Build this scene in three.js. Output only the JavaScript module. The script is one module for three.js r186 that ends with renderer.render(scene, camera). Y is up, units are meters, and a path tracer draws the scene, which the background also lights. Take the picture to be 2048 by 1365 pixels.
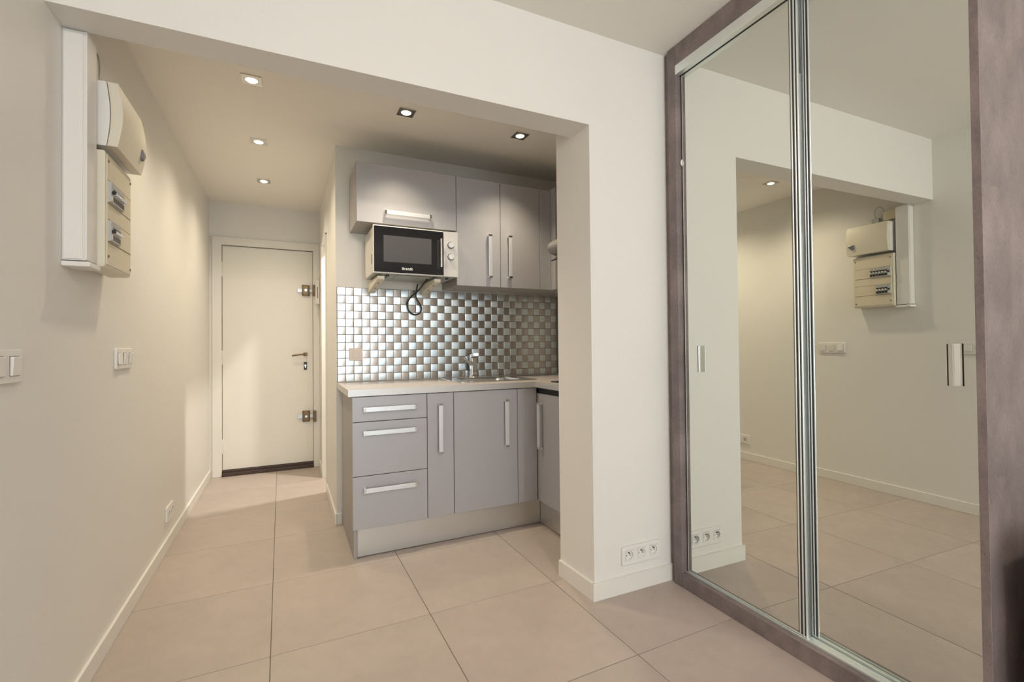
import * as THREE from 'three';
import { RectAreaLightUniformsLib } from 'three/addons/lights/RectAreaLightUniformsLib.js';
import { RoundedBoxGeometry } from 'three/addons/geometries/RoundedBoxGeometry.js';
import { mergeGeometries } from 'three/addons/utils/BufferGeometryUtils.js';
import { FontLoader } from 'three/addons/loaders/FontLoader.js';
import { TextGeometry } from 'three/addons/geometries/TextGeometry.js';

// ---------------------------------------------------------------- camera, sky, lights, exposure
const scene = new THREE.Scene();
const camera = new THREE.PerspectiveCamera(2 * Math.atan(682.5 / 938.03) * 180 / Math.PI, 2048 / 1365, 0.02, 60);
camera.position.set(0, 1.1244, 0);
camera.rotation.order = 'YXZ';
camera.rotation.set(0.0127, -0.4471, -0.0096);

RectAreaLightUniformsLib.init();
const renderer = new THREE.WebGLRenderer({ antialias: true });
renderer.toneMapping = THREE.LinearToneMapping;
renderer.toneMappingExposure = 1.0;
renderer.shadowMap.enabled = true;

scene.background = new THREE.Color().setRGB(0.62, 0.80, 1.0);
scene.backgroundIntensity = 2;

// daylight entering through the French window behind the camera
const DAY = { x0: -0.45, x1: 1.25, y0: 0.08, y1: 2.34, z: 3.36 };
const dayLight = new THREE.RectAreaLight(new THREE.Color().setRGB(0.84, 0.97, 1.0), 4.5, DAY.x1 - DAY.x0, DAY.y1 - DAY.y0);
dayLight.position.set((DAY.x0 + DAY.x1) / 2, (DAY.y0 + DAY.y1) / 2, DAY.z);
dayLight.lookAt((DAY.x0 + DAY.x1) / 2, (DAY.y0 + DAY.y1) / 2, 0);
scene.add(dayLight);

const SPOT = { color: [1.0, 0.86, 0.64], intensity: 2.35, angle: 1.24 };
const SPOT_KITCHEN = { ...SPOT, angle: .86, intensity: 3.1 };
const BATH = { color: [1.0, 0.93, 0.84], intensity: 11, angle: 1.25 };
const LAMP = { color: [1.0, 0.865, 0.79], intensity: 6.6, pos: [.55, 2.46, 1.5] };   // room ceiling lamp, behind the camera

// ---------------------------------------------------------------- helpers
let seed = 7;
const rnd = () => { seed = (seed * 1664525 + 1013904223) >>> 0; return seed / 4294967296; };
const V = (x, y, z) => new THREE.Vector3(x, y, z);
const used = {};
function numbered(name) { const n = used[name] = (used[name] ?? -1) + 1; return n ? `${name}_${String(n).padStart(3, '0')}` : name; }
function add(name, geometry, material, parent = scene) {
  const m = new THREE.Mesh(geometry, material);
  m.name = parent === scene ? numbered(name) : name;
  m.castShadow = m.receiveShadow = true;
  parent.add(m);
  return m;
}
function thing(name, label, category, group) {
  const g = new THREE.Group(); g.name = numbered(name); scene.add(g);
  g.userData = { label, category }; if (group) g.userData.group = group;
  return g;
}
function struct(name, geometry, material, label) {
  const m = add(name, geometry, material); m.userData = { kind: 'structure', label, category: name.split('_')[0] };
  return m;
}
function structGroup(name, label) {
  const g = new THREE.Group(); g.name = numbered(name); scene.add(g);
  g.userData = { kind: 'structure', label, category: name.split('_')[0] };
  return g;
}
// metre uv from the dominant normal
function muv(g) {
  if (g.index) g = g.toNonIndexed();
  const p = g.attributes.position, n = g.attributes.normal, uv = new Float32Array(p.count * 2);
  for (let t = 0; t < p.count; t += 3) {
    let ax = 0, ay = 0, az = 0;
    for (let k = 0; k < 3; k++) { ax += n.getX(t + k); ay += n.getY(t + k); az += n.getZ(t + k); }
    ax = Math.abs(ax); ay = Math.abs(ay); az = Math.abs(az);
    for (let k = 0; k < 3; k++) {
      const i = t + k, x = p.getX(i), y = p.getY(i), z = p.getZ(i);
      const [u, v] = ax >= ay && ax >= az ? [z, y] : ay >= az ? [x, z] : [x, y];
      uv[2 * i] = u; uv[2 * i + 1] = v;
    }
  }
  g.setAttribute('uv', new THREE.BufferAttribute(uv, 2));
  return g;
}
function bx(x0, x1, y0, y1, z0, z1, r = 0) {
  const w = Math.abs(x1 - x0), h = Math.abs(y1 - y0), d = Math.abs(z1 - z0);
  const g = r > 0 ? new RoundedBoxGeometry(w, h, d, 2, Math.min(r, w / 2.01, h / 2.01, d / 2.01)) : new THREE.BoxGeometry(w, h, d);
  g.translate((x0 + x1) / 2, (y0 + y1) / 2, (z0 + z1) / 2);
  return muv(g);
}
const merge = (...gs) => mergeGeometries(gs.flat().map(g => {
  const q = g.index ? g.toNonIndexed() : g;
  for (const k of Object.keys(q.attributes)) if (!['position', 'normal', 'uv'].includes(k)) q.deleteAttribute(k);
  return q;
}));
// a box given by its four floor corners (plan) and two heights
function prism(plan, y0, y1) {
  const s = new THREE.Shape(plan.map(([x, z]) => new THREE.Vector2(x, -z)));
  const g = new THREE.ExtrudeGeometry(s, { depth: y1 - y0, bevelEnabled: false });
  g.rotateX(-Math.PI / 2); g.translate(0, y0, 0);
  return muv(g);
}
// extrude an xy outline along z
function extr(pts, z0, z1, bevel = 0, holes = []) {
  const s = new THREE.Shape(pts.map(p => new THREE.Vector2(...p)));
  for (const h of holes) s.holes.push(new THREE.Path(h.map(p => new THREE.Vector2(...p))));
  const g = new THREE.ExtrudeGeometry(s, { depth: z1 - z0 - 2 * bevel, bevelEnabled: bevel > 0, bevelSize: bevel, bevelThickness: bevel, bevelSegments: 2, bevelOffset: -bevel });
  g.translate(0, 0, z0 + bevel);
  return muv(g);
}
function rrect(x0, x1, y0, y1, r, n = 5) {
  const o = [];
  for (const [cx, cy, a] of [[x1 - r, y1 - r, 0], [x0 + r, y1 - r, 1], [x0 + r, y0 + r, 2], [x1 - r, y0 + r, 3]])
    for (let i = 0; i <= n; i++) { const t = (a + i / n) * Math.PI / 2; o.push([cx + r * Math.cos(t), cy + r * Math.sin(t)]); }
  return o;
}
function tube(pts, r, seg = 40, rad = 8, closed = false) { return new THREE.TubeGeometry(new THREE.CatmullRomCurve3(pts.map(p => V(...p)), closed), seg, r, rad, closed); }
function cyl(r0, r1, h, seg = 24) { return new THREE.CylinderGeometry(r0, r1, h, seg); }

// value noise on a torus, layered
function noiseField(n, cells, s) {
  seed = s; const g = new Float32Array(cells * cells).map(() => rnd()), o = new Float32Array(n * n);
  for (let j = 0; j < n; j++) for (let i = 0; i < n; i++) {
    const u = i / n * cells, v = j / n * cells, a = Math.floor(u), b = Math.floor(v);
    let fu = u - a, fv = v - b; fu = fu * fu * (3 - 2 * fu); fv = fv * fv * (3 - 2 * fv);
    const q = (x, y) => g[(y % cells) * cells + (x % cells)];
    o[j * n + i] = (q(a, b) * (1 - fu) + q(a + 1, b) * fu) * (1 - fv) + (q(a, b + 1) * (1 - fu) + q(a + 1, b + 1) * fu) * fv;
  }
  return o;
}
function tex(n, fn, srgb, repeat = 1) {
  const d = new Uint8Array(n * n * 4);
  for (let j = 0; j < n; j++) for (let i = 0; i < n; i++) {
    const c = fn(i, j, j * n + i); const k = 4 * (j * n + i);
    d[k] = Math.max(0, Math.min(255, c[0])); d[k + 1] = Math.max(0, Math.min(255, c[1])); d[k + 2] = Math.max(0, Math.min(255, c[2])); d[k + 3] = 255;
  }
  const t = new THREE.DataTexture(d, n, n);
  t.wrapS = t.wrapT = THREE.RepeatWrapping; t.magFilter = THREE.LinearFilter; t.minFilter = THREE.LinearMipmapLinearFilter; t.generateMipmaps = true;
  if (srgb) t.colorSpace = THREE.SRGBColorSpace;
  t.repeat.set(repeat, repeat); t.needsUpdate = true;
  return t;
}
const N = 512;
const nA = noiseField(N, 6, 11), nB = noiseField(N, 23, 12), nC = noiseField(N, 90, 13), nD = noiseField(N, 220, 14);

// ---------------------------------------------------------------- materials
const std = (o) => new THREE.MeshStandardMaterial(o);
const phys = (o) => new THREE.MeshPhysicalMaterial(o);
const lin = (r, g, b) => new THREE.Color().setRGB(r, g, b);
const plasterBump = tex(N, (i, j, k) => { const v = 128 + 60 * (nC[k] - .5) + 60 * (nD[k] - .5); return [v, v, v]; }, false, 1.5);
const M = {};
M.wall = std({ color: lin(.79, .77, .725), roughness: .5, bumpMap: plasterBump, bumpScale: .0006 });
M.ceiling = std({ color: lin(.89, .86, .795), roughness: .8, bumpMap: plasterBump, bumpScale: .0004 });
M.trim = std({ color: lin(.80, .775, .72), roughness: .38 });
M.door = std({ color: lin(.79, .765, .70), roughness: .42 });
M.whitePlastic = std({ color: lin(.80, .78, .74), roughness: .32 });
M.pinkPlastic = std({ color: lin(.74, .64, .56), roughness: .35 });
M.creamPlastic = std({ color: lin(.73, .68, .55), roughness: .40 });
M.creamPlastic2 = std({ color: lin(.69, .62, .47), roughness: .42 });
M.greyPlastic = std({ color: lin(.46, .46, .45), roughness: .45 });
M.darkPlastic = std({ color: lin(.035, .034, .034), roughness: .4 });
M.black = std({ color: lin(.01, .01, .01), roughness: .5 });
M.blackRubber = std({ color: lin(.012, .012, .012), roughness: .35 });
// floor tiles: four tones of the same stoneware
const tileTones = [[.455, .385, .338], [.468, .396, .348], [.442, .373, .328], [.460, .386, .341]];
M.tiles = tileTones.map((c, s) => {
  const base = lin(...c).convertLinearToSRGB();
  const t = tex(256, (i, j) => {
    const k = ((j * 2 + s * 90) % N) * N + (i * 2 + s * 130) % N;
    const v = 1 + .035 * (nA[k] - .5) + .03 * (nB[k] - .5) + .02 * (nC[k] - .5);
    return [base.r * 255 * v, base.g * 255 * v, base.b * 255 * v];
  }, true, 1.1);
  return std({ map: t, roughness: .42, bumpMap: plasterBump, bumpScale: .0002 });
});
M.grout = std({ color: lin(.20, .16, .135), roughness: .9 });
// cabinets
M.front = phys({ color: lin(.465, .455, .47), metalness: .25, roughness: .40, clearcoat: .2, clearcoatRoughness: .22 });
M.carcass = std({ color: lin(.38, .36, .345), metalness: .15, roughness: .5 });
M.worktop = std({ color: lin(.50, .455, .43), roughness: .36, bumpMap: plasterBump, bumpScale: .0001 });
const brushed = tex(N, (i, j) => { const k = Math.floor(i / 6) % N + (j % N) * N; const v = 128 + 90 * (nD[(j * N + (i >> 3)) % (N * N)] - .5); return [v, v, v]; }, false, 3);
M.steelEdge = phys({ color: lin(.62, .60, .58), metalness: .75, roughness: .40 });
M.plinth = phys({ color: lin(.60, .585, .56), metalness: .8, roughness: .38, bumpMap: brushed, bumpScale: .00006 });
M.chrome = std({ color: lin(.75, .75, .75), metalness: 1, roughness: .09 });
M.handleBar = std({ color: lin(.80, .82, .84), metalness: .55, roughness: .34 });
M.polished = std({ color: lin(.82, .82, .80), metalness: 1, roughness: .02 });
M.steel = std({ color: lin(.66, .65, .63), metalness: 1, roughness: .22 });
M.aluminium = phys({ color: lin(.80, .85, .83), metalness: .75, roughness: .33 });
M.mirror = std({ color: lin(.80, .825, .78), metalness: 1, roughness: .0 });
M.bronze = std({ color: lin(.22, .155, .085), metalness: .8, roughness: .42 });
M.zinc = std({ color: lin(.60, .64, .68), metalness: .8, roughness: .4 });
M.darkWood = std({ color: lin(.055, .032, .024), roughness: .5 });
M.glassBlack = phys({ color: lin(.010, .010, .012), roughness: .07, specularIntensity: .55 });
M.glassWindow = phys({ color: lin(.095, .093, .10), roughness: .12, specularIntensity: .55 });
M.microBody = std({ color: lin(.68, .66, .60), roughness: .38 });
M.microPanel = std({ color: lin(.66, .645, .63), roughness: .35, metalness: .2 });
M.galvanised = std({ color: lin(.44, .47, .43), metalness: .5, roughness: .45 });
// splashback mosaic: brushed steel, the grain turned tile by tile
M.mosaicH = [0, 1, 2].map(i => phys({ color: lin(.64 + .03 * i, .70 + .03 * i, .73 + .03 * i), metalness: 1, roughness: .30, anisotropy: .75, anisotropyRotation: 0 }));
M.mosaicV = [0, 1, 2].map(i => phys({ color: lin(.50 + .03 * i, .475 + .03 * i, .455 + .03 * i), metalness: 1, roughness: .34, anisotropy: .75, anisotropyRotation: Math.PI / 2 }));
M.mosaicGrout = std({ color: lin(.20, .19, .18), roughness: .8 });
// wardrobe: concrete-look laminate
{
  const t = tex(N, (i, j, k) => {
    const kk = (Math.floor(j / 2) % N) * N + i, k2 = ((j + 200) % N) * N + (i * 2) % N;
    let v = 1 + .16 * (nB[kk] - .5) + .14 * (nA[k] - .5) + .10 * (nC[k2] - .5) + .05 * (nD[k] - .5);
    if (nD[kk] > .90 && nC[k] > .66) v *= .74;
    return [126 * v, 114 * v, 112 * v];
  }, true, 1.3);
  M.concrete = phys({ map: t, roughness: .42, bumpMap: plasterBump, bumpScale: .0002 });
}

// ---------------------------------------------------------------- room shell
const xL = -.617, yR = 2.54, yC = 2.439, yB = 2.118, zD = -4.866, xr = .283, zK = -3.203, xK = 1.945;
const zF = x => -1.7453 + .0125 * x;                      // room side of the front wall
struct('wall_left', bx(xL - .12, xL, -.05, yR + .1, -5.1, 3.4), M.wall, 'long left wall running from the room into the corridor');
struct('wall_front', merge(
  prism([[xL - .02, zF(xL)], [1.222, zF(1.222)], [1.222, -1.876], [xL - .02, -1.876]], yB, yR + .1),
  prism([[1.222, zF(1.222)], [2.5, zF(2.5)], [2.5, -1.994], [1.210, -1.994]], -.05, yR + .1)),
  M.wall, 'white wall with lowered beam and pier between room and kitchenette');
struct('wall_back', merge(
  bx(xL - .12, DAY.x0, -.05, yR + .1, 3.2, 3.4), bx(DAY.x1, 2.6, -.05, yR + .1, 3.2, 3.4),
  bx(DAY.x0, DAY.x1, DAY.y1, yR + .1, 3.2, 3.4), bx(DAY.x0, DAY.x1, -.05, DAY.y0, 3.2, 3.4)), M.wall, 'wall behind the camera with the French window');
struct('wall_right', bx(2.42, 2.6, -.05, yR + .1, -1.75, 3.4), M.wall, 'right wall behind the wardrobe');
struct('ceiling', bx(xL - .12, 2.6, yR, yR + .12, -1.9, 3.4), M.ceiling, 'plain ceiling of the main room');
struct('ceiling_kitchenette', bx(xL - .12, 2.1, yC, yC + .2, -5.1, -1.86), M.ceiling, 'lower ceiling over corridor and kitchenette with square spotlights');
struct('wall_kitchen_right', bx(xK, 2.1, -.05, yC + .05, -3.32, -1.96), M.wall, 'right side wall of the kitchenette');

// floor: screed with joints and stoneware tiles
const floor = structGroup('floor', 'floor of large square beige stoneware tiles');
add('screed', bx(xL - .12, 2.6, -.06, -.0025, -5.1, 3.4), M.grout, floor);
{
  const TS = .6, a = .0106, gap = .0028;
  const g = bx(-TS / 2 + gap / 2, TS / 2 - gap / 2, -.012, 0, -TS / 2 + gap / 2, TS / 2 - gap / 2, .0012);
  seed = 41;
  for (let i = -1; i <= 4; i++) for (let j = -6; j <= 9; j++) {
    const cx = -.038 + (i - .5) * TS + (i === -1 ? 0 : 0), cz = -1.946 + (j + .5) * TS;
    const x = cx * Math.cos(a) + cz * Math.sin(a), z = -cx * Math.sin(a) + cz * Math.cos(a);
    if (x < -1.1 || x > 2.6 || z < -5.2 || z > 3.3) continue;
    const t = add('floor_tile', g, M.tiles[Math.floor(rnd() * 4)], floor);
    t.position.set(x, 0, z); t.rotation.y = a;
  }
}

// end wall, entrance door
struct('wall_end', merge(bx(xL - .12, -.53, -.05, yC + .05, -5.1, zD), bx(.232, .40, -.05, yC + .05, -5.1, zD), bx(-.53, .232, 2.068, yC + .05, -5.1, zD), bx(-.53, .232, -.05, 2.068, -5.1, -5.0)), M.wall, 'end wall of the corridor around the entrance door');
// wall between corridor and bathroom, with doorway; kitchen back wall
const DW = { z0: -4.42, z1: -3.95, y: 2.04 };
struct('wall_corridor_right', merge(bx(xr, xr + .08, -.05, yC + .05, DW.z1, -3.32), bx(xr, xr + .08, -.05, yC + .05, -5.0, DW.z0), bx(xr, xr + .08, DW.y, yC + .05, DW.z0, DW.z1)), M.wall, 'corridor wall with open bathroom doorway beside the entrance door');
const wallKitchen = structGroup('wall_kitchen', 'kitchenette back wall with brushed steel mosaic splashback');
add('plaster', bx(xr, 2.1, -.05, yC + .05, -3.32, zK), M.wall, wallKitchen);
struct('wall_bathroom', merge(bx(1.5, 1.6, -.05, yC, -5.05, -3.3), bx(xr + .08, 1.6, -.05, yC, -5.05, -4.95)), M.wall, 'white bathroom walls beyond the open doorway');
// door lining of the bathroom opening
struct('trim_1', merge(bx(xr - .012, xr + .09, 0, DW.y, DW.z0, DW.z0 + .012, .002), bx(xr - .012, xr + .09, 0, DW.y, DW.z1 - .012, DW.z1, .002), bx(xr - .012, xr + .09, DW.y - .012, DW.y, DW.z0, DW.z1, .002)), M.trim, 'white lining of the bathroom doorway at corridor end');

// skirting boards
const BBH = .072;
function skirt(name, geo, label) { struct(name, geo, M.trim, label); }
skirt('baseboard_left', bx(xL, xL + .012, 0, BBH, zD + .0, 3.2, .003), 'white skirting board along the left wall');
skirt('baseboard_front', prism([[1.210, zF(1.21) + .012], [1.70, zF(1.7) + .012], [1.70, zF(1.7)], [1.210, zF(1.21)]], 0, BBH + .004), 'white skirting board on pier with triple socket');
skirt('baseboard_pier', prism([[1.210, zF(1.21) + .012], [1.222, zF(1.222)], [1.210, -1.994], [1.198, -1.994]], 0, BBH + .004), 'white skirting board on kitchenette side of pier');
skirt('baseboard_corridor', merge(bx(xr - .012, xr, 0, BBH, DW.z1, zK + .012, .003), bx(xr + .0002, .3155, 0, BBH, zK, zK + .0118, .003)), 'skirting board on corner between corridor and kitchen units');
skirt('baseboard_end', bx(xr - .012, xr, 0, BBH, zD + .03, DW.z0, .003), 'short skirting board between bathroom doorway and entrance door');

// window behind the camera
{
  const w = structGroup('window_1', 'two leaf French window behind the camera');
  const { x0, x1, y0, y1 } = DAY, xm = (x0 + x1) / 2, z0 = 3.22, z1 = 3.28;
  add('window_frame', merge(bx(x0, x0 + .05, y0, y1, z0, z1, .004), bx(x1 - .05, x1, y0, y1, z0, z1, .004), bx(x0, x1, y1 - .05, y1, z0, z1, .004), bx(x0, x1, y0, y0 + .08, z0, z1, .004), bx(xm - .05, xm + .05, y0, y1, z0, z1, .004)), M.trim, w);
  const glass = phys({ color: lin(1, 1, 1), roughness: 0, transmission: 1, thickness: 0, ior: 1.5 });
  for (const [a, b] of [[x0 + .05, xm - .05], [xm + .05, x1 - .05]]) add('pane', bx(a, b, y0 + .08, y1 - .05, 3.248, 3.252), glass, w);
}

// ---------------------------------------------------------------- entrance door
{
  const d = structGroup('door_1', 'white entrance door with bronze rim locks at corridor end');
  const zf = zD + .012;
  add('door_frame', merge(
    bx(-.596, -.524, 0, 2.132, zD - .09, zf, .004), bx(.226, .283, 0, 2.132, zD - .09, zf, .004), bx(-.596, .283, 2.062, 2.132, zD - .09, zf + .0005, .004),
    bx(-.526, -.512, 0, 2.062, zD - .09, zD - .045, .002), bx(.214, .228, 0, 2.062, zD - .09, zD - .045, .002)), M.trim, d);
  add('door_leaf', bx(-.521, .223, .052, 2.057, zD - .062, zD - .022, .003), M.door, d);
  add('threshold', merge(bx(-.522, .224, 0, .030, zD - .06, zD + .022, .004), bx(-.522, .224, .028, .05, zD - .06, zD - .006, .004)), M.darkWood, d);
  for (const y of [1.845, 1.055, .262]) {
    const h = add('hinge', merge(cyl(.007, .007, .125, 12).translate(-.5255, y, zD - .012), cyl(.0085, .0085, .004, 12).translate(-.5255, y, zD - .012)), M.trim, d);
    add('hinge_leaf', bx(-.52, -.50, y - .05, y + .05, zD - .023, zD - .020), M.trim, h);
  }
  const zl = zD - .022;
  const lev = add('lever_handle', merge(bx(.139, .173, 1.058, 1.090, zl, zl + .012, .003), cyl(.009, .009, .04, 14).rotateX(Math.PI / 2).translate(.156, 1.073, zl + .025),
    tube([[.158, 1.074, zl + .045], [.12, 1.073, zl + .048], [.075, 1.067, zl + .047], [.042, 1.062, zl + .04]], .0075, 24, 10)), M.bronze, d);
  lev.userData.label = 'bronze lever handle';
  const esc = add('escutcheon', bx(.142, .170, .925, 1.000, zl, zl + .007, .003), M.darkPlastic, d);
  add('key_cylinder', merge(cyl(.008, .008, .012, 16).rotateX(Math.PI / 2).translate(.156, .968, zl + .008), bx(.151, .161, .945, .966, zl + .003, zl + .013, .002)), M.steel, esc);
  for (const y of [1.682, .486]) {
    const b = add('rim_lock', merge(bx(.128, .194, y - .052, y + .052, zl, zl + .022, .006), bx(.135, .187, y - .040, y + .040, zl + .018, zl + .030, .005)), M.bronze, d);
    b.userData.label = 'bronze rim lock';
    add('bolt', merge(bx(.088, .130, y - .020, y + .016, zl + .002, zl + .016, .002), bx(.190, .222, y - .018, y + .014, zl + .002, zl + .016, .002)), M.zinc, b);
    add('cylinder', cyl(.011, .012, .016, 20).rotateX(Math.PI / 2).translate(.161, y, zl + .034), M.steel, b);
    for (const [sx, sy] of [[-1, -1], [1, -1], [-1, 1], [1, 1]]) add('screw', cyl(.005, .005, .004, 10).rotateX(Math.PI / 2).translate(.161 + sx * .024, y + sy * .043, zl + .0225), M.darkPlastic, b);
    const k = add('lock_keep', bx(.219, .247, y - .054, y + .052, zf - .022, zf + .022, .005), M.bronze, d);
    add('screw', merge(cyl(.0045, .0045, .004, 10).rotateX(Math.PI / 2).translate(.234, y + .03, zf + .0235), cyl(.0045, .0045, .004, 10).rotateX(Math.PI / 2).translate(.234, y - .03, zf + .0235)), M.darkPlastic, k);
  }
}
// intercom on the door frame
{
  const z = zD + .012;
  const g = thing('intercom_handset', 'white door intercom handset beside the upper rim lock', 'intercom');
  add('base_plate', bx(.243, .282, 1.560, 1.772, z, z + .018, .004), M.whitePlastic, g);
  const h = add('handset', merge(bx(.243, .282, 1.548, 1.778, z + .018, z + .05, .010)), M.whitePlastic, g);
  add('grip_recess', bx(.256, .266, 1.605, 1.712, z + .046, z + .0515, .002), std({ color: lin(.30, .24, .19), roughness: .6 }), h);
  add('cord', tube([[.256, 1.55, z + .03], [.2545, 1.49, z + .03], [.260, 1.438, z + .03], [.270, 1.432, z + .03], [.277, 1.47, z + .02], [.279, 1.552, z + .015]], .0028, 40, 6), M.whitePlastic, g);
}

// ---------------------------------------------------------------- recessed ceiling spotlights
function spotlight(x, z, y, label, cfg, group) {
  const g = thing('recessed_spotlight', label, 'spotlight', group);
  g.position.set(x, y, z);
  const s = .045;
  const fr = [[-s, -s], [s, -s], [s, s], [-s, s]], hole = [];
  for (let i = 0; i < 28; i++) { const t = -i / 28 * 2 * Math.PI; hole.push([.031 * Math.cos(t), .031 * Math.sin(t)]); }
  add('bezel', extr(fr, 0, .005, .0012, [hole]).rotateX(Math.PI / 2), M.steel, g);
  add('lamp_ring', new THREE.TorusGeometry(.029, .0035, 8, 28).rotateX(Math.PI / 2).translate(0, -.003, 0), M.chrome, g);
  const lamp = add('lamp', new THREE.SphereGeometry(.026, 20, 10, 0, 2 * Math.PI, 0, Math.PI / 2).rotateX(Math.PI).scale(1, .45, 1).translate(0, -.002, 0),
    std({ color: lin(.9, .85, .75), emissive: lin(...cfg.color), emissiveIntensity: 4, roughness: .3 }), g);
  lamp.castShadow = false;
  const l = new THREE.SpotLight(lin(...cfg.color), cfg.intensity, 0, cfg.angle ?? 1.06, 1, 2);
  l.position.set(0, -.022, 0); l.target.position.set(0, -2, 0); l.castShadow = true; l.shadow.radius = 1.6;
  l.shadow.mapSize.set(1024, 1024);
  g.add(l, l.target);
  return g;
}
const SG = 'square recessed ceiling spotlights';
spotlight(-.152, -2.586, yC, 'square recessed spotlight in corridor ceiling nearest the beam', SPOT, SG);
spotlight(-.158, -3.344, yC, 'middle one of three square spotlights along the corridor ceiling', SPOT, SG);
spotlight(-.160, -4.115, yC, 'square recessed spotlight in corridor ceiling nearest the entrance door', SPOT, SG);
spotlight(.602, -2.590, yC, 'square recessed spotlight above the microwave end of the kitchenette', SPOT_KITCHEN, SG);
spotlight(1.309, -2.586, yC, 'square recessed spotlight beside the pier at kitchenette right end', SPOT_KITCHEN, SG);
spotlight(.68, -4.04, yC, 'bathroom ceiling spotlight hidden behind the corridor wall', BATH);

// room ceiling lamp behind the camera: it throws the sharp light under the beam and, off the mirrors, on the pier
{
  const g = thing('ceiling_lamp', 'small globe ceiling lamp of the main room behind the camera', 'lamp');
  g.position.set(...LAMP.pos);
  add('ceiling_rose', cyl(.05, .05, .015, 28).translate(0, yR - LAMP.pos[1] - .0075, 0), M.whitePlastic, g);
  const globe = add('globe', new THREE.SphereGeometry(.06, 24, 16), std({ color: lin(.9, .87, .8), emissive: lin(...LAMP.color), emissiveIntensity: 3, roughness: .4 }), g);
  globe.castShadow = false;
  const l = new THREE.PointLight(lin(...LAMP.color), LAMP.intensity, 0, 2);
  l.castShadow = true; l.shadow.radius = 3; l.shadow.mapSize.set(1024, 1024); g.add(l);
}
// low dark sideboard right of the frame: it shades the foot of the wardrobe's side panel
{
  const g = thing('sideboard', 'dark low sideboard against the wardrobe side panel', 'sideboard');
  add('body', bx(1.635, 2.40, .06, .62, -.445, .80, .004), M.darkWood, g);
  add('top', bx(1.63, 2.41, .62, .645, -.45, .81, .003), M.darkWood, g);
  for (const [x, z] of [[1.67, -.41], [2.36, -.41], [1.67, .76], [2.36, .76]]) add('leg', bx(x - .02, x + .02, 0, .06, z - .02, z + .02), M.darkWood, g);
}

// ---------------------------------------------------------------- mosaic splashback
{
  const x0 = .290, y0 = .908, P = .0511, cols = 32, rows = 12, zb = zK, w = P - .0022;
  add('mosaic_bed', bx(x0 - .002, xK, y0 - .002, y0 + rows * P, zb, zb + .0035), M.mosaicGrout, wallKitchen);
  const g = new THREE.PlaneGeometry(w, w, 4, 4);
  {
    const p = g.attributes.position, at = [-1, -.93, 0, .93, 1];
    for (let i = 0; i < p.count; i++) {
      const u = at[i % 5], v = -at[Math.floor(i / 5)], e = Math.max(Math.abs(u), Math.abs(v));
      p.setXYZ(i, u * w / 2, v * w / 2, e > .99 ? .0042 : .0052 + .00022 * (1 - u * u) * (1 - v * v));
    }
    g.computeVertexNormals();
  }
  seed = 77;
  const list = [];
  for (let c = 0; c < cols; c++) for (let r = 0; r < rows; r++) list.push({ c, r, v: Math.floor(rnd() * 3), tx: (rnd() - .5) * .022, ty: (rnd() - .5) * .022 });
  const rest = [[], []];
  for (const t of list) {
    const kind = (t.c + t.r) % 2, mat = (kind ? M.mosaicH : M.mosaicV)[t.v];
    const x = x0 + (t.c + .5) * P, y = y0 + (t.r + .5) * P;
    if (t.c < 25) {
      const m = add('mosaic_tile', g, mat, wallKitchen); m.position.set(x, y, zb); m.rotation.set(t.tx, t.ty, 0);
    } else rest[kind].push(g.clone().rotateX(t.tx).rotateY(t.ty).translate(x, y, zb));
  }
  rest.forEach((gs, k) => { const m = add('mosaic_tiles', merge(gs), (k ? M.mosaicH : M.mosaicV)[1], wallKitchen); m.userData.kind = 'stuff'; });
}

// ---------------------------------------------------------------- kitchen units
// a bow handle: satin bar on two chrome ends, children of the front it sits on
function handle(front, x, y, z, len, vertical) {
  const h = .024, dep = .030, e = .013;
  const put = g => (vertical ? g.rotateZ(Math.PI / 2) : g).translate(x, y, z);
  add('handle', put(bx(-len / 2 + e * .6, len / 2 - e * .6, -h / 2, h / 2, dep - .009, dep, .0015)), M.handleBar, front);
  for (const s of [-1, 1]) add('handle_post', put(bx(s * (len / 2 - e), s * len / 2, -h / 2 - .001, h / 2 + .001, 0, dep + .0005, .0012)), M.chrome, front);
}
const zf = -2.611, T = .019, yb = .158, yt = .866, gp = .0016;
function frontPanel(name, parent, x0, x1, y0, y1, z = zf) { return add(name, bx(x0 + gp, x1 - gp, y0 + gp, y1 - gp, z - T, z, .0015), M.front, parent); }
function carcass(parent, x0, x1, y0, y1, z0, z1, t = .016) {
  add('carcass', merge(bx(x0, x0 + t, y0, y1, z0, z1), bx(x1 - t, x1, y0, y1, z0, z1), bx(x0 + t, x1 - t, y0, y0 + t, z0, z1), bx(x0 + t, x1 - t, y1 - t, y1, z0, z1), bx(x0 + t, x1 - t, y0 + t, y1 - t, z0, z0 + .006)), M.carcass, parent);
}
{
  const u = thing('drawer_unit', 'grey three drawer base unit at left end of the worktop', 'cabinet');
  carcass(u, .334, .714, yb, yt, zK + .004, zf - T - .001);
  add('end_panel', bx(.316, .334, 0, yt, zK + .013, zf - T - .001, .001), M.carcass, u);
  for (const [a, b, hy] of [[yb, .441, .367], [.441, .730, .672], [.730, yt, .797]]) {
    const f = frontPanel('drawer', u, .309, .714, a, b);
    handle(f, .507, hy, zf, .288, false);
  }
}
{
  const u = thing('narrow_base_unit', 'narrow grey base unit with one tall handle beside the drawers', 'cabinet');
  carcass(u, .716, .870, yb, yt, zK + .004, zf - T - .001);
  const f = frontPanel('door', u, .714, .872, yb, yt); handle(f, .787, .664, zf, .288, true);
}
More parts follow.
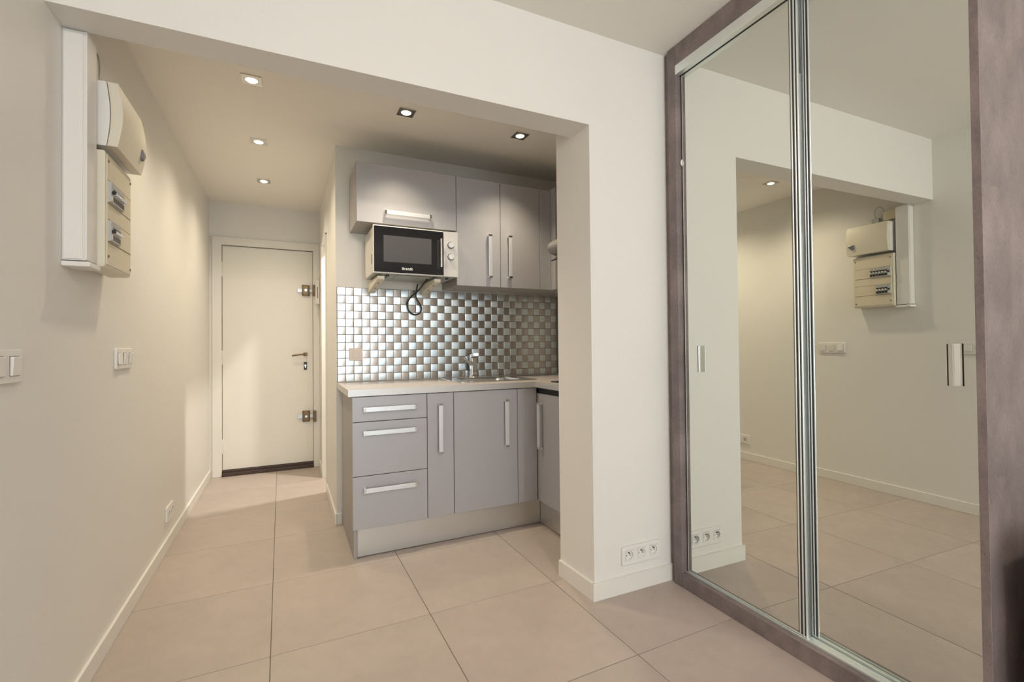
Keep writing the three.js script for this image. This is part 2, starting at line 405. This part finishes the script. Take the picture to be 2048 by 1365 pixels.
{
  const u = thing('sink_base_unit', 'wide grey base unit with single door under the sink', 'cabinet');
  carcass(u, .874, 1.40, yb, .70, zK + .004, zf - T - .001);
  const f = frontPanel('door', u, .872, 1.285, yb, yt); handle(f, 1.203, .662, zf, .288, true);
  frontPanel('corner_filler', u, 1.285, 1.422, yb, yt);
}
{
  const u = thing('oven_side_base_unit', 'grey base unit facing left in the kitchenette corner by the pier', 'cabinet');
  const x = 1.420;
  add('carcass', bx(x + .031, xK - .004, yb, .862, -2.585, -2.01), M.carcass, u);
  const f = add('door', bx(x + .003, x + T, yb + gp, .832, -2.6105, -2.02, .0015), M.front, u);
  add('recess_strip', bx(x + .010, x + .03, .834, .868, -2.609, -2.02), M.black, u);
  const h = .024, dep = .030, len = .288, hy = .636, hz = -2.545;
  add('handle', bx(x - dep, x - dep + .009, hy - len / 2 + .008, hy + len / 2 - .008, hz - h / 2, hz + h / 2, .0015), M.handleBar, f);
  for (const s of [-1, 1]) add('handle_post', bx(x - dep - .0005, x, hy + s * (len / 2 - .013), hy + s * len / 2, hz - h / 2 - .001, hz + h / 2 + .001, .0012), M.chrome, f);
}
{
  const p = add('plinth_board', bx(.336, 1.455, .004, .154, -2.660, -2.642, .001), M.plinth);
  p.userData = { label: 'brushed metal plinth board under the drawers and sink unit', category: 'plinth' };
  const q = add('plinth_board', bx(1.456, 1.472, .004, .154, -2.642, -2.02, .001), M.plinth);
  q.userData = { label: 'short shaded plinth board in the corner next to the pier', category: 'plinth' };
}
// worktop with steel front edge
{
  const u = thing('worktop', 'L-shaped beige grey worktop with brushed steel front edge', 'worktop');
  const x0 = .288, z1 = -2.591, xi = 1.401;
  const plan = [[x0, zK], [xK - .002, zK], [xK - .002, -2.0], [xi, -2.0], [xi, z1], [x0, z1]];
  const s = new THREE.Shape(plan.map(([x, z]) => new THREE.Vector2(x, -z)));
  s.holes.push(new THREE.Path(rrect(1.035, 1.425, 2.775, 3.115, .05).map(p => new THREE.Vector2(...p))));
  const g = new THREE.ExtrudeGeometry(s, { depth: .0352, bevelEnabled: false }); g.rotateX(-Math.PI / 2); g.translate(0, .8705, 0);
  add('slab', muv(g), M.worktop, u);
  add('front_edge', merge(bx(x0 - .001, xi + .001, .870, .9055, z1 - .0005, z1 + .0012), bx(xi - .0012, xi + .0005, .870, .9055, z1, -2.0), bx(x0 - .0012, x0, .870, .9055, zK + .002, z1 + .001)), M.steelEdge, u);
  add('upstand', bx(x0, xK - .002, .9058, .913, zK + .0065, zK + .013, .002), M.greyPlastic, u);
}
// sink
{
  const u = thing('sink', 'inset stainless steel sink in the worktop', 'sink');
  const top = .9075, rim = .004;
  const s = new THREE.Shape(rrect(.955, 1.505, 2.735, 3.165, .03).map(p => new THREE.Vector2(...p)));
  s.holes.push(new THREE.Path(rrect(1.045, 1.415, 2.785, 3.105, .06).map(p => new THREE.Vector2(...p))));
  const g = new THREE.ExtrudeGeometry(s, { depth: .0008, bevelEnabled: true, bevelSize: .003, bevelThickness: .0015, bevelSegments: 2, bevelOffset: -.003 });
  g.rotateX(-Math.PI / 2); g.translate(0, top, 0);
  add('rim', muv(g), M.steel, u);
  // bowl: loft of rounded rectangles
  const rings = [[0, 0, .06], [-.004, .004, .06], [-.02, .008, .06], [-.12, .014, .06], [-.142, .03, .06], [-.15, .06, .05]];
  const pos = [], idx = []; let n = 0;
  for (const [dy, ins, r] of rings) { const o = rrect(1.045 + ins, 1.415 - ins, 2.785 + ins, 3.105 - ins, r); n = o.length; for (const [x, z] of o) pos.push(x, top + .002 + dy, -z); }
  for (let k = 0; k < rings.length - 1; k++) for (let i = 0; i < n; i++) { const a = k * n + i, b = k * n + (i + 1) % n, c = a + n, e = b + n; idx.push(a, b, c, b, e, c); }
  const base = (rings.length - 1) * n; pos.push(1.23, top - .15, -2.945); const cI = pos.length / 3 - 1;
  for (let i = 0; i < n; i++) idx.push(base + i, base + (i + 1) % n, cI);
  const bg = new THREE.BufferGeometry(); bg.setAttribute('position', new THREE.Float32BufferAttribute(pos, 3)); bg.setIndex(idx); bg.computeVertexNormals();
  add('bowl', bg, phys({ color: lin(.62, .61, .59), metalness: 1, roughness: .3, side: THREE.DoubleSide }), u);
  add('drain', merge(cyl(.035, .035, .004, 24).translate(1.23, top - .146, -2.945), new THREE.TorusGeometry(.033, .003, 8, 24).rotateX(Math.PI / 2).translate(1.23, top - .143, -2.945)), M.chrome, u);
}
// tap
{
  const u = thing('mixer_tap', 'chrome single lever mixer tap behind the sink', 'tap');
  const x = 1.192, z = -3.13, y = .910;
  add('base', cyl(.027, .030, .012, 28).translate(x, y + .005, z), M.chrome, u);
  add('body', bx(x - .019, x + .023, y + .008, y + .142, z - .022, z + .022, .006), M.chrome, u);
  const sp = extr(rrect(-.019, .019, -.012, .012, .005), 0, .15, .002);
  sp.rotateX(-.10); sp.rotateY(-.18); sp.translate(x + .002, y + .150, z - .022);
  add('spout', sp, M.chrome, u);
  const lv = merge(bx(-.078, .012, -.005, .007, -.012, .012, .005), bx(-.020, .014, -.012, .012, -.016, .016, .006));
  lv.rotateZ(-.55); lv.rotateY(.30); lv.translate(x - .020, y + .100, z + .012);
  add('lever', lv, M.chrome, u);
}
// hob corner
{
  const u = thing('hob', 'black glass hob edge on worktop right next to the pier', 'hob');
  add('glass_top', bx(1.46, 1.90, .9062, .912, -2.50, -2.02, .002), M.glassBlack, u);
  for (const [x, z] of [[1.58, -2.38], [1.58, -2.14]]) add('cooking_zone', new THREE.TorusGeometry(.075, .0006, 6, 40).rotateX(Math.PI / 2).translate(x, .9122, z), M.greyPlastic, u);
}
// wall units
const zu = -2.873, yu1 = 2.233;
{
  const u = thing('flap_wall_unit', 'grey wall unit with horizontal handle above the microwave', 'cabinet');
  carcass(u, .370, .985, 1.877, yu1, zK, zu - T - .001);
  const f = frontPanel('flap_door', u, .370, .987, 1.875, yu1, zu); handle(f, .673, 1.941, zu, .288, false);
}
{
  const u = thing('double_wall_unit', 'tall grey wall unit with two doors right of the microwave', 'cabinet');
  carcass(u, .989, 1.600, 1.527, yu1, zK, zu - T - .001);
  const a = frontPanel('door', u, .987, 1.298, 1.525, yu1, zu); handle(a, 1.214, 1.727, zu, .288, true);
  const b = frontPanel('door', u, 1.298, 1.601, 1.525, yu1, zu); handle(b, 1.361, 1.732, zu, .288, true);
}
{
  const u = thing('corner_wall_unit', 'grey corner filler and wall unit end beside the cooker hood', 'cabinet');
  frontPanel('corner_filler', u, 1.601, 1.690, 1.525, yu1, zu);
  add('carcass', bx(1.602, xK - .004, 1.527, yu1, zK, zu - T - .001), M.carcass, u);
  add('end_panel', bx(1.690, 1.709, 1.525, yu1 + .006, zu - T, -2.812, .0015), M.front, u);
  add('back_panel', bx(1.709, xK - .004, 1.525, yu1, zu - T, zu - .002), M.carcass, u);
}
{
  const u = thing('cooker_hood', 'grey cooker hood with rounded nose partly hidden by the pier', 'hood');
  const pr = [[1.516, 1.765], [1.520, 1.780], [1.535, 1.797], [1.565, 1.815], [1.61, 1.832], [1.70, 1.850], [xK - .004, 1.868], [xK - .004, 1.722], [1.575, 1.714], [1.545, 1.722], [1.526, 1.738], [1.518, 1.752]];
  add('visor', extr(pr, -2.625, -2.06, .004), std({ color: lin(.34, .32, .32), roughness: .3, metalness: .5 }), u);
  add('filter', bx(1.58, xK - .01, 1.706, 1.718, -2.60, -2.08, .003), M.black, u);
  const lip = bx(0, .085, -.003, .003, -2.61, -2.07, .001); lip.rotateZ(.56); lip.translate(1.537, 1.676, 0);
  add('front_lip', lip, M.glassBlack, u);
  add('chimney', bx(1.72, xK - .004, 1.855, 2.41, -2.50, -2.20, .004), M.carcass, u);
}
{
  const g = add('wall_splash_panel', bx(xK - .008, xK, 1.045, 1.500, -3.165, -2.10, .002), M.whitePlastic);
  g.userData = { label: 'pale splash panel on kitchenette side wall next to the mosaic', category: 'panel' };
}

// microwave, brackets, cable
{
  const u = thing('microwave_oven', 'black and white microwave oven on brackets under the flap unit', 'microwave');
  const x0 = .452, x1 = .972, y0 = 1.566, y1 = 1.848, z0 = -3.13, z1 = -2.80, xs = .876;
  add('housing', bx(x0 + .004, x1 - .004, y0 + .004, y1 - .002, z0, z1 - .022, .006), M.microBody, u);
  add('vent_slots', merge([0, 1, 2, 3, 4, 5].map(i => bx(x0 + .0025, x0 + .0045, 1.628 + i * .010, 1.633 + i * .010, -2.885, -2.862))), M.darkPlastic, u);
  add('underside_plate', bx(x0 + .012, x1 - .012, y0, y0 + .006, z0 + .01, z1 - .03), M.galvanised, u);
  const pl = add('pressed_panel', bx(.60, .80, y0 - .003, y0 + .002, -3.02, -2.88, .002), M.galvanised, u);
  add('underside_vents', merge([...Array(44)].map((_, i) => cyl(.0032, .0032, .002, 8).translate(.57 + (i % 22) * .0125, y0 - .0005, -2.842 - Math.floor(i / 22) * .012)), [...Array(24)].map((_, i) => cyl(.0035, .0035, .002, 8).translate(.535 + (i % 3) * .012, y0 - .0005, -2.88 - Math.floor(i / 3) * .018))), M.black, u);
  for (const [fx, fz] of [[.545, -2.86], [.915, -2.86], [.545, -3.08], [.915, -3.08]]) add('foot', cyl(.011, .009, .010, 14).translate(fx, y0 - .005, fz), M.blackRubber, u);
  const door = add('door', bx(x0, xs, y0, y1, z1 - .020, z1, .004), M.whitePlastic, u);
  add('door_glass', extr(rrect(x0 + .005, xs - .001, y0 + .006, y1 - .006, .006), z1 - .002, z1 + .0015, .0006), M.glassBlack, door);
  add('viewing_window', bx(.512, .800, 1.634, 1.790, z1 + .0012, z1 + .0020), M.glassWindow, door);
  add('handle', merge(bx(.850, .862, 1.618, 1.796, z1 + .022, z1 + .030, .003), bx(.851, .861, 1.628, 1.640, z1, z1 + .024), bx(.851, .861, 1.774, 1.786, z1, z1 + .024)), M.steel, door);
  add('handle_recess', bx(.836, .852, 1.612, 1.790, z1 + .0012, z1 + .003, .0008), M.black, door);
  const pn = add('control_panel', bx(xs + .002, x1, y0, y1, z1 - .020, z1, .003), M.microPanel, u);
  for (const ky of [1.763, 1.690]) {
    add('knob_ring', new THREE.TorusGeometry(.0195, .0022, 8, 32).translate(.924, ky, z1 + .001), M.darkPlastic, pn);
    add('knob', merge(cyl(.0165, .0185, .016, 32).rotateX(Math.PI / 2).translate(.924, ky, z1 + .008), bx(.923, .925, ky + .004, ky + .016, z1 + .0155, z1 + .017)), M.handleBar, pn);
  }
  // fine grey print on the control panel: scales round the knobs and a short text block
  const marks = [];
  for (const ky of [1.763, 1.690]) for (let i = 0; i < 11; i++) { const t = (-.75 + i * .15) * Math.PI + Math.PI / 2; marks.push(bx(-.0016, .0016, -.0007, .0007, 0, .0003).translate(.924 + .027 * Math.cos(t), ky + .027 * Math.sin(t), z1)); }
  for (let i = 0; i < 7; i++) marks.push(bx(.908, .908 + .022 + .010 * ((i * 37 % 5) / 5), 1.606 + i * .0062, 1.6072 + i * .0062, z1, z1 + .0003));
  add('printed_marks', merge(marks), M.greyPlastic, pn).userData.kind = 'stuff';
  const font = await new FontLoader().loadAsync('fonts/droid/droid_sans_bold.typeface.json');
  const tg = new TextGeometry('Brandt', { font, size: .0195, depth: .0006, curveSegments: 3 }); tg.computeBoundingBox();
  tg.scale(.063 / (tg.boundingBox.max.x - tg.boundingBox.min.x), .8, 1); tg.translate(.618, 1.5905, z1 + .0015);
  add('lettering', tg, std({ color: lin(.85, .85, .85), roughness: .4 }), door);
}
for (const [x, w, label] of [[.503, .021, 'left cream support bracket under the microwave'], [.848, .021, 'right cream support bracket under the microwave']]) {
  const g = thing('microwave_bracket', label, 'bracket', 'brackets carrying the microwave');
  const prof = [[-3.19, 1.492], [-3.16, 1.492], [-2.90, 1.526], [-2.842, 1.532], [-2.835, 1.538], [-2.835, 1.553], [-3.19, 1.555]];
  const e = extr(prof.map(([z, y]) => [-z, y]), -w, w, .002); e.rotateY(Math.PI / 2); e.translate(x, 0, 0);
  add('arm', e, M.creamPlastic, g);
  add('wall_plate', bx(x - w, x + w, 1.490, 1.556, -3.2, -3.186, .002), M.creamPlastic, g);
  for (const z of [-3.05, -2.93]) add('screw', cyl(.006, .006, .003, 12).translate(x, 1.5058 + (z + 3.05) * .131, z), M.darkPlastic, g);
}
{
  const c = add('power_cable', tube([[.806, 1.560, -2.93], [.800, 1.535, -3.00], [.785, 1.500, -3.10], [.752, 1.462, -3.17], [.738, 1.42, -3.182], [.753, 1.372, -3.18], [.790, 1.352, -3.18], [.826, 1.366, -3.18], [.834, 1.402, -3.178], [.812, 1.44, -3.17], [.793, 1.475, -3.165], [.796, 1.508, -3.16], [.800, 1.540, -3.155], [.802, 1.560, -3.15]], .0050, 120, 8), M.blackRubber);
  c.userData = { label: 'black power cable looping below the microwave', category: 'cable' };
}
// small electrical cover on the mosaic
{
  const g = thing('socket_cover', 'square cream socket cover on the mosaic splashback', 'socket');
  const z = zK + .006;
  add('plate', extr(rrect(.361, .444, 1.044, 1.126, .006), z, z + .009, .002), M.pinkPlastic, g);
  add('lid', extr(rrect(.380, .425, 1.063, 1.108, .002), z + .008, z + .0105, .0008), M.pinkPlastic, g);
}

// ---------------------------------------------------------------- things on the walls
// triple socket on the pier
{
  const g = thing('triple_socket', 'white triple wall socket low on the pier', 'socket');
  const z = zF(1.48), cx = 1.480, cy = .165;
  const ring = (dx, r) => { const o = []; for (let i = 0; i < 32; i++) { const t = -i / 32 * 2 * Math.PI; o.push([dx + r * Math.cos(t), r * Math.sin(t)]); } return o; };
  const sq = dx => rrect(dx - .0235, dx + .0235, -.0235, .0235, .002).reverse();
  add('plate', extr(rrect(-.112, .112, -.0415, .0415, .007), 0, .012, .002, [-.071, 0, .071].map(sq)), M.whitePlastic, g);
  for (const dx of [-.071, 0, .071]) {
    const s = add('socket', extr(rrect(dx - .0228, dx + .0228, -.0228, .0228, .0015), .002, .0128, .0006, [ring(dx, .0192)]), M.whitePlastic, g);
    add('well', cyl(.0195, .0195, .002, 32).rotateX(Math.PI / 2).translate(dx, 0, .0012), M.whitePlastic, s);
    for (const hx of [-.0095, .0095]) add('contact_hole', cyl(.0027, .0027, .001, 12).rotateX(Math.PI / 2).translate(dx + hx, -.003, .0024), M.black, s);
    add('earth_pin', cyl(.0024, .0024, .012, 12).rotateX(Math.PI / 2).translate(dx, .0105, .008), M.darkPlastic, s);
  }
  g.position.set(cx, cy, z); g.rotation.y = -.0125;
}
// switches on the left wall; local frame: x along -z of the room, z out of the wall
function wallPlate(name, label, category, zc, yc, w, h, rockers, group) {
  const g = thing(name, label, category, group);
  add('plate', extr(rrect(-w / 2, w / 2, -h / 2, h / 2, .006), 0, .0095, .0025), M.whitePlastic, g);
  for (const [a, b, tilt] of rockers) {
    const k = bx(a + .0006, b - .0006, -.0235, .0235, 0, .0075, .0015); k.rotateX(tilt); k.translate(0, 0, .0085);
    const r = add('rocker', k, M.whitePlastic, g);
    add('gap', merge(bx(a - .0008, b + .0008, -.0248, -.0226, .0093, .0099), bx(a - .0008, b + .0008, .0226, .0248, .0093, .0099), bx(a - .001, a + .0006, -.0248, .0248, .0093, .0099), bx(b - .0006, b + .001, -.0248, .0248, .0093, .0099)), std({ color: lin(.12, .11, .10), roughness: .7 }), r);
  }
  g.position.set(xL, yc, zc); g.rotation.y = Math.PI / 2;
  return g;
}
wallPlate('light_switch', 'white double light switch on left wall nearest the camera', 'switch', -1.540, 1.089, .155, .083, [[-.0575, -.0145, .06], [.0145, .0575, .06]]);
wallPlate('light_switch', 'white light switch with three narrow rockers below the fuse box', 'switch', -2.455, 1.092, .212, .083, [[-.092, -.050, -.09], [-.021, .021, .10], [.050, .092, .10]]);
{
  const g = thing('wall_socket', 'white wall socket low on the left wall', 'socket');
  const w = .083;
  add('plate', extr(rrect(-.083, .083, -w / 2, w / 2, .006), 0, .0095, .0025), M.whitePlastic, g);
  for (const dx of [-.036, .036]) {
    const s = add('socket', new THREE.TorusGeometry(.0195, .002, 8, 28).translate(dx, 0, .0095), M.whitePlastic, g);
    add('well', cyl(.0185, .0185, .001, 28).rotateX(Math.PI / 2).translate(dx, 0, .0097), M.greyPlastic, s);
    add('earth_pin', cyl(.0024, .0024, .012, 10).rotateX(Math.PI / 2).translate(dx, .010, .014), M.steel, s);
  }
  g.position.set(xL, .200, -3.295); g.rotation.y = Math.PI / 2;
}
// cable duct, fuse box, main switch box
{
  const g = thing('cable_duct', 'tall white cable duct beside the fuse box', 'duct');
  const x1 = xL + .060, z1 = -1.868, z0 = -1.953;
  add('channel', bx(xL, x1 - .004, 1.404, yB - .002, z0, z1 - .004, .002), M.whitePlastic, g);
  add('front_cover', merge(bx(xL + .004, x1 - .010, 1.408, yB - .010, z1 - .006, z1, .0015)), M.whitePlastic, g);
  add('side_cover', bx(x1 - .006, x1, 1.406, yB - .002, z0 + .002, z1 - .002, .0015), M.whitePlastic, g);
  add('end_cap', bx(xL, x1 + .010, 1.384, 1.400, z0 - .004, z1 + .006, .004), M.whitePlastic, g);
}
{
  const g = thing('fuse_box', 'cream fuse box with two rows of breakers on left wall', 'fuse box');
  const xb = xL + .080, z0 = -2.232, z1 = -1.957, y0 = 1.398, y1 = 1.785;
  const body = extr([[xL, y0 + .012], [xL + .02, y0], [xb - .006, y0 + .002], [xb, y0 + .008], [xb, y1 - .004], [xb - .004, y1], [xL, y1]], z0, z1, .003);
  add('case', body, M.creamPlastic, g);
  add('cover_panel', bx(xb - .002, xb + .003, y0 + .012, y1 - .008, z0 + .010, z1 - .012, .002), M.creamPlastic2, g);
  for (const [ya, yz, n] of [[1.618, 1.690, 7], [1.488, 1.560, 5]]) {
    const blank = add('blank_strip', bx(xb + .001, xb + .0045, ya, yz, z0 + .016, z1 - .016, .001), M.creamPlastic2, g);
    add('strip_joint', merge(bx(xb + .002, xb + .0036, ya - .003, ya, z0 + .014, z1 - .014), bx(xb + .002, xb + .0036, yz, yz + .003, z0 + .014, z1 - .014)), std({ color: lin(.30, .24, .15), roughness: .7 }), blank);
    const ze = z1 - .016, w = .0195;
    for (let i = 0; i < n; i++) {
      const a = ze - (i + 1) * w + .0006, b = ze - i * w - .0006;
      const br = add('breaker', merge(bx(xb + .002, xb + .012, ya + .002, yz - .002, a, b, .001)), M.greyPlastic, g);
      add('slot', bx(xb + .0115, xb + .0126, ya + .034, ya + .050, a + .001, b - .001), i === 0 ? M.greyPlastic : M.black, br);
      add('toggle', bx(xb + .012, xb + .022, ya + .030, ya + .040, a + .004, b - .004, .002), i === 0 ? M.black : M.whitePlastic, br);
      add('rating_label', bx(xb + .0116, xb + .0123, ya + .008, ya + .024, a + .001, b - .001), i === 0 ? M.whitePlastic : M.darkPlastic, br);
    }
  }
  for (const [z, y] of [[z1 - .020, y0 + .04], [z0 + .018, y0 + .03], [z1 - .020, y1 - .03], [z0 + .018, y1 - .03]]) add('screw', cyl(.0045, .0045, .003, 12).rotateZ(Math.PI / 2).translate(xb + .0038, y, z), M.bronze, g);
}
{
  const g = thing('main_switch_box', 'white main switch box with bowed cover above the fuse box', 'switch box');
  const z0 = -2.258, z1 = -1.972, y0 = 1.805, y1 = 2.020;
  const bow = (x, k) => [...Array(15)].map((_, i) => [xL + x + k * Math.sin(Math.PI * i / 14), y0 + i / 14 * (y1 - y0)]);
  add('back_case', extr([[xL, y0], ...bow(.078, .010), [xL, y1]], z0, z1, .002), M.whitePlastic, g);
  add('bowed_cover', extr([...bow(.0796, .010), ...bow(.108, .015).reverse()], z0 - .002, z1, .003), M.creamPlastic, g);
  const tri = new THREE.Shape([[-.018, .013], [.016, .008], [.020, 0], [-.006, -.020], [-.018, -.014]].map(p => new THREE.Vector2(...p)));
  const tg = new THREE.ExtrudeGeometry(tri, { depth: .008, bevelEnabled: true, bevelSize: .003, bevelThickness: .003, bevelSegments: 2 });
  tg.rotateY(Math.PI / 2); tg.translate(xL + .116, y0 + .065, z0 + .040);
  add('lever_button', tg, std({ color: lin(.20, .20, .22), roughness: .3, metalness: .3 }), g);
}
{
  const g = thing('terminal_block', 'small wire loop and terminal block above the main switch box', 'terminal');
  const zc = -2.090, y = 2.022;
  add('loop', tube([[xL + .020, y + .035, zc], [xL + .022, y + .07, zc - .014], [xL + .024, y + .115, zc - .010], [xL + .025, y + .135, zc + .016], [xL + .024, y + .115, zc + .042], [xL + .022, y + .07, zc + .040], [xL + .020, y + .035, zc + .024]], .0026, 40, 6), M.galvanised, g);
  add('block', bx(xL, xL + .034, y + .012, y + .052, zc - .022, zc + .014, .003), M.greyPlastic, g);
  for (const dy of [.018, .034, .048]) add('clamp_screw', cyl(.006, .006, .012, 10).rotateX(Math.PI / 2).translate(xL + .026, y + dy - .006, zc - .028), M.steel, g);
  add('junction', bx(xL, xL + .040, y + .018, y + .086, zc + .050, -1.955, .003), M.creamPlastic2, g);
}

// ---------------------------------------------------------------- wardrobe with mirrored sliding doors
const W = thing('sliding_wardrobe', 'built-in taupe wardrobe with two mirrored sliding doors right of the pier', 'wardrobe');
W.position.set(1.651, 0, -1.660); W.rotation.y = -.0204;      // local x into the wardrobe, z towards the camera
{
  const H = yR - .003, L = 1.094;                           // overall length along z
  add('left_stile', bx(0, .055, 0, H, -.030, .020, .002), M.concrete, W);
  add('scribe_strip', bx(.016, .060, 0, H, -.064, -.029, .001), M.concrete, W);
  add('left_lining', bx(.056, .62, 0, H, -.045, -.004), M.concrete, W);
  add('top_fascia', bx(.001, .095, 2.4425, H, .0205, L - .02, .002), M.concrete, W);
  const tt = add('top_track', bx(-.001, .026, 2.398, 2.442, .0205, L - .02, .0015), M.aluminium, W);
  add('track_gap', bx(.0265, .088, 2.398, 2.440, .0205, L - .02), M.black, tt);
  add('plinth', bx(0, .02, 0, .066, .0205, L - .02, .002), M.concrete, W);
  add('plinth_ledge', bx(.0201, .095, .052, .0655, .0205, L - .02), M.concrete, W);
  const zr = [.0205, L - .0185];
  add('bottom_track', merge(bx(.024, .094, .0656, .0676, ...zr), bx(.024, .0265, .0676, .073, ...zr, .001), bx(.050, .0535, .0676, .076, ...zr, .001), bx(.0565, .059, .0676, .072, ...zr, .001), bx(.084, .088, .0676, .076, ...zr, .001)), M.aluminium, W);
  add('side_panel', bx(0, .64, 0, H, L - .018, L + .002, .0015), M.concrete, W);
  add('back_board', bx(.60, .62, 0, H, 0, L), M.concrete, W);
}
// a mirrored sliding door; local frame of the wardrobe
function slidingDoor(label, lx, z0, z1, yA, yB2, profAt, handleZ, handleDir, ribs, grooves) {
  const g = add('mirror_door', bx(lx, lx + .004, yA, yB2, z0 + .002, z1 - .002), M.mirror, W);
  g.userData.label = label;
  add('backing', bx(lx + .0045, lx + .016, yA, yB2, z0, z1), M.black, g);
  // vertical aluminium profile: ribs and flats over a dark-grooved base
  const p = profAt, dir = Math.sign((z0 + z1) / 2 - p), hh = yB2 - yA, ym = (yA + yB2) / 2;   // dir points into the door
  add('edge_profile', bx(lx + .001, lx + .018, yA, yB2, p, p + dir * .033, .001), M.aluminium, g);
  for (const [o, w, d] of ribs) add('rib', w > .007 ? bx(lx - d, lx + .002, yA, yB2, p + dir * o, p + dir * (o + w), .0015) : cyl(w / 2, w / 2, hh, 14).scale(1, 1, 1).translate(lx - d + w / 2, ym, p + dir * (o + w / 2)), M.aluminium, g);
  add('groove', merge(grooves.map(([o, w]) => bx(lx - .0004, lx + .0015, yA, yB2, p + dir * o, p + dir * (o + w)))), M.darkPlastic, g);
  add('edge_strip', bx(lx - .001, lx + .016, yA, yB2, z0 === p ? z1 - .003 : z0, z0 === p ? z1 : z0 + .003), M.aluminium, g);
  add('bottom_rail', bx(lx - .001, lx + .016, yA - .006, yA + .004, z0, z1, .001), M.aluminium, g);
  // finger pull: upright chrome blade on a flat foot
  const hy0 = 1.003, hy1 = 1.122;
  add('handle', merge(bx(lx - .020, lx, hy0, hy1, handleZ - .0016, handleZ + .0016, .0008), bx(lx - .021, lx - .018, hy0, hy1, handleZ, handleZ + handleDir * .016, .001), bx(lx - .0015, lx, hy0, hy1, handleZ, handleZ + handleDir * -.012)), M.polished, g);
  add('handle_groove', merge(bx(lx - .0216, lx - .0205, hy0 + .001, hy1 - .001, handleZ + handleDir * .0105, handleZ + handleDir * .0135), bx(lx - .0016, lx - .0008, hy0, hy1, handleZ - handleDir * .0125, handleZ - handleDir * .0145)), M.black, g);
  return g;
}
slidingDoor('left mirrored sliding door next to the pier', .031, .029, .591, .074, 2.400, .591, .113, 1, [[0, .005, .002], [.010, .006, .003], [.024, .005, .002]], [[.005, .005], [.016, .007], [.030, .002]]);
slidingDoor('right mirrored sliding door nearest the camera', .062, .581, 1.069, .077, 2.400, .581, 1.012, -1, [[0, .012, .004], [.016, .005, .003], [.027, .006, .002]], [[.012, .004], [.021, .006]]);
{
  const b = add('door_bumper', new THREE.LatheGeometry([[0, .022], [.0035, .021], [.005, .016], [.009, .010], [.016, .004], [.019, 0], [0, 0]].map(p => new THREE.Vector2(...p)).reverse(), 20), M.whitePlastic);
  b.rotation.set(-Math.PI / 2, 0, 0); b.position.set(1.690, 1.985, -1.633);
  b.userData = { label: 'small white bumper between wardrobe stile and left mirror', category: 'bumper' };
}

renderer.render(scene, camera);
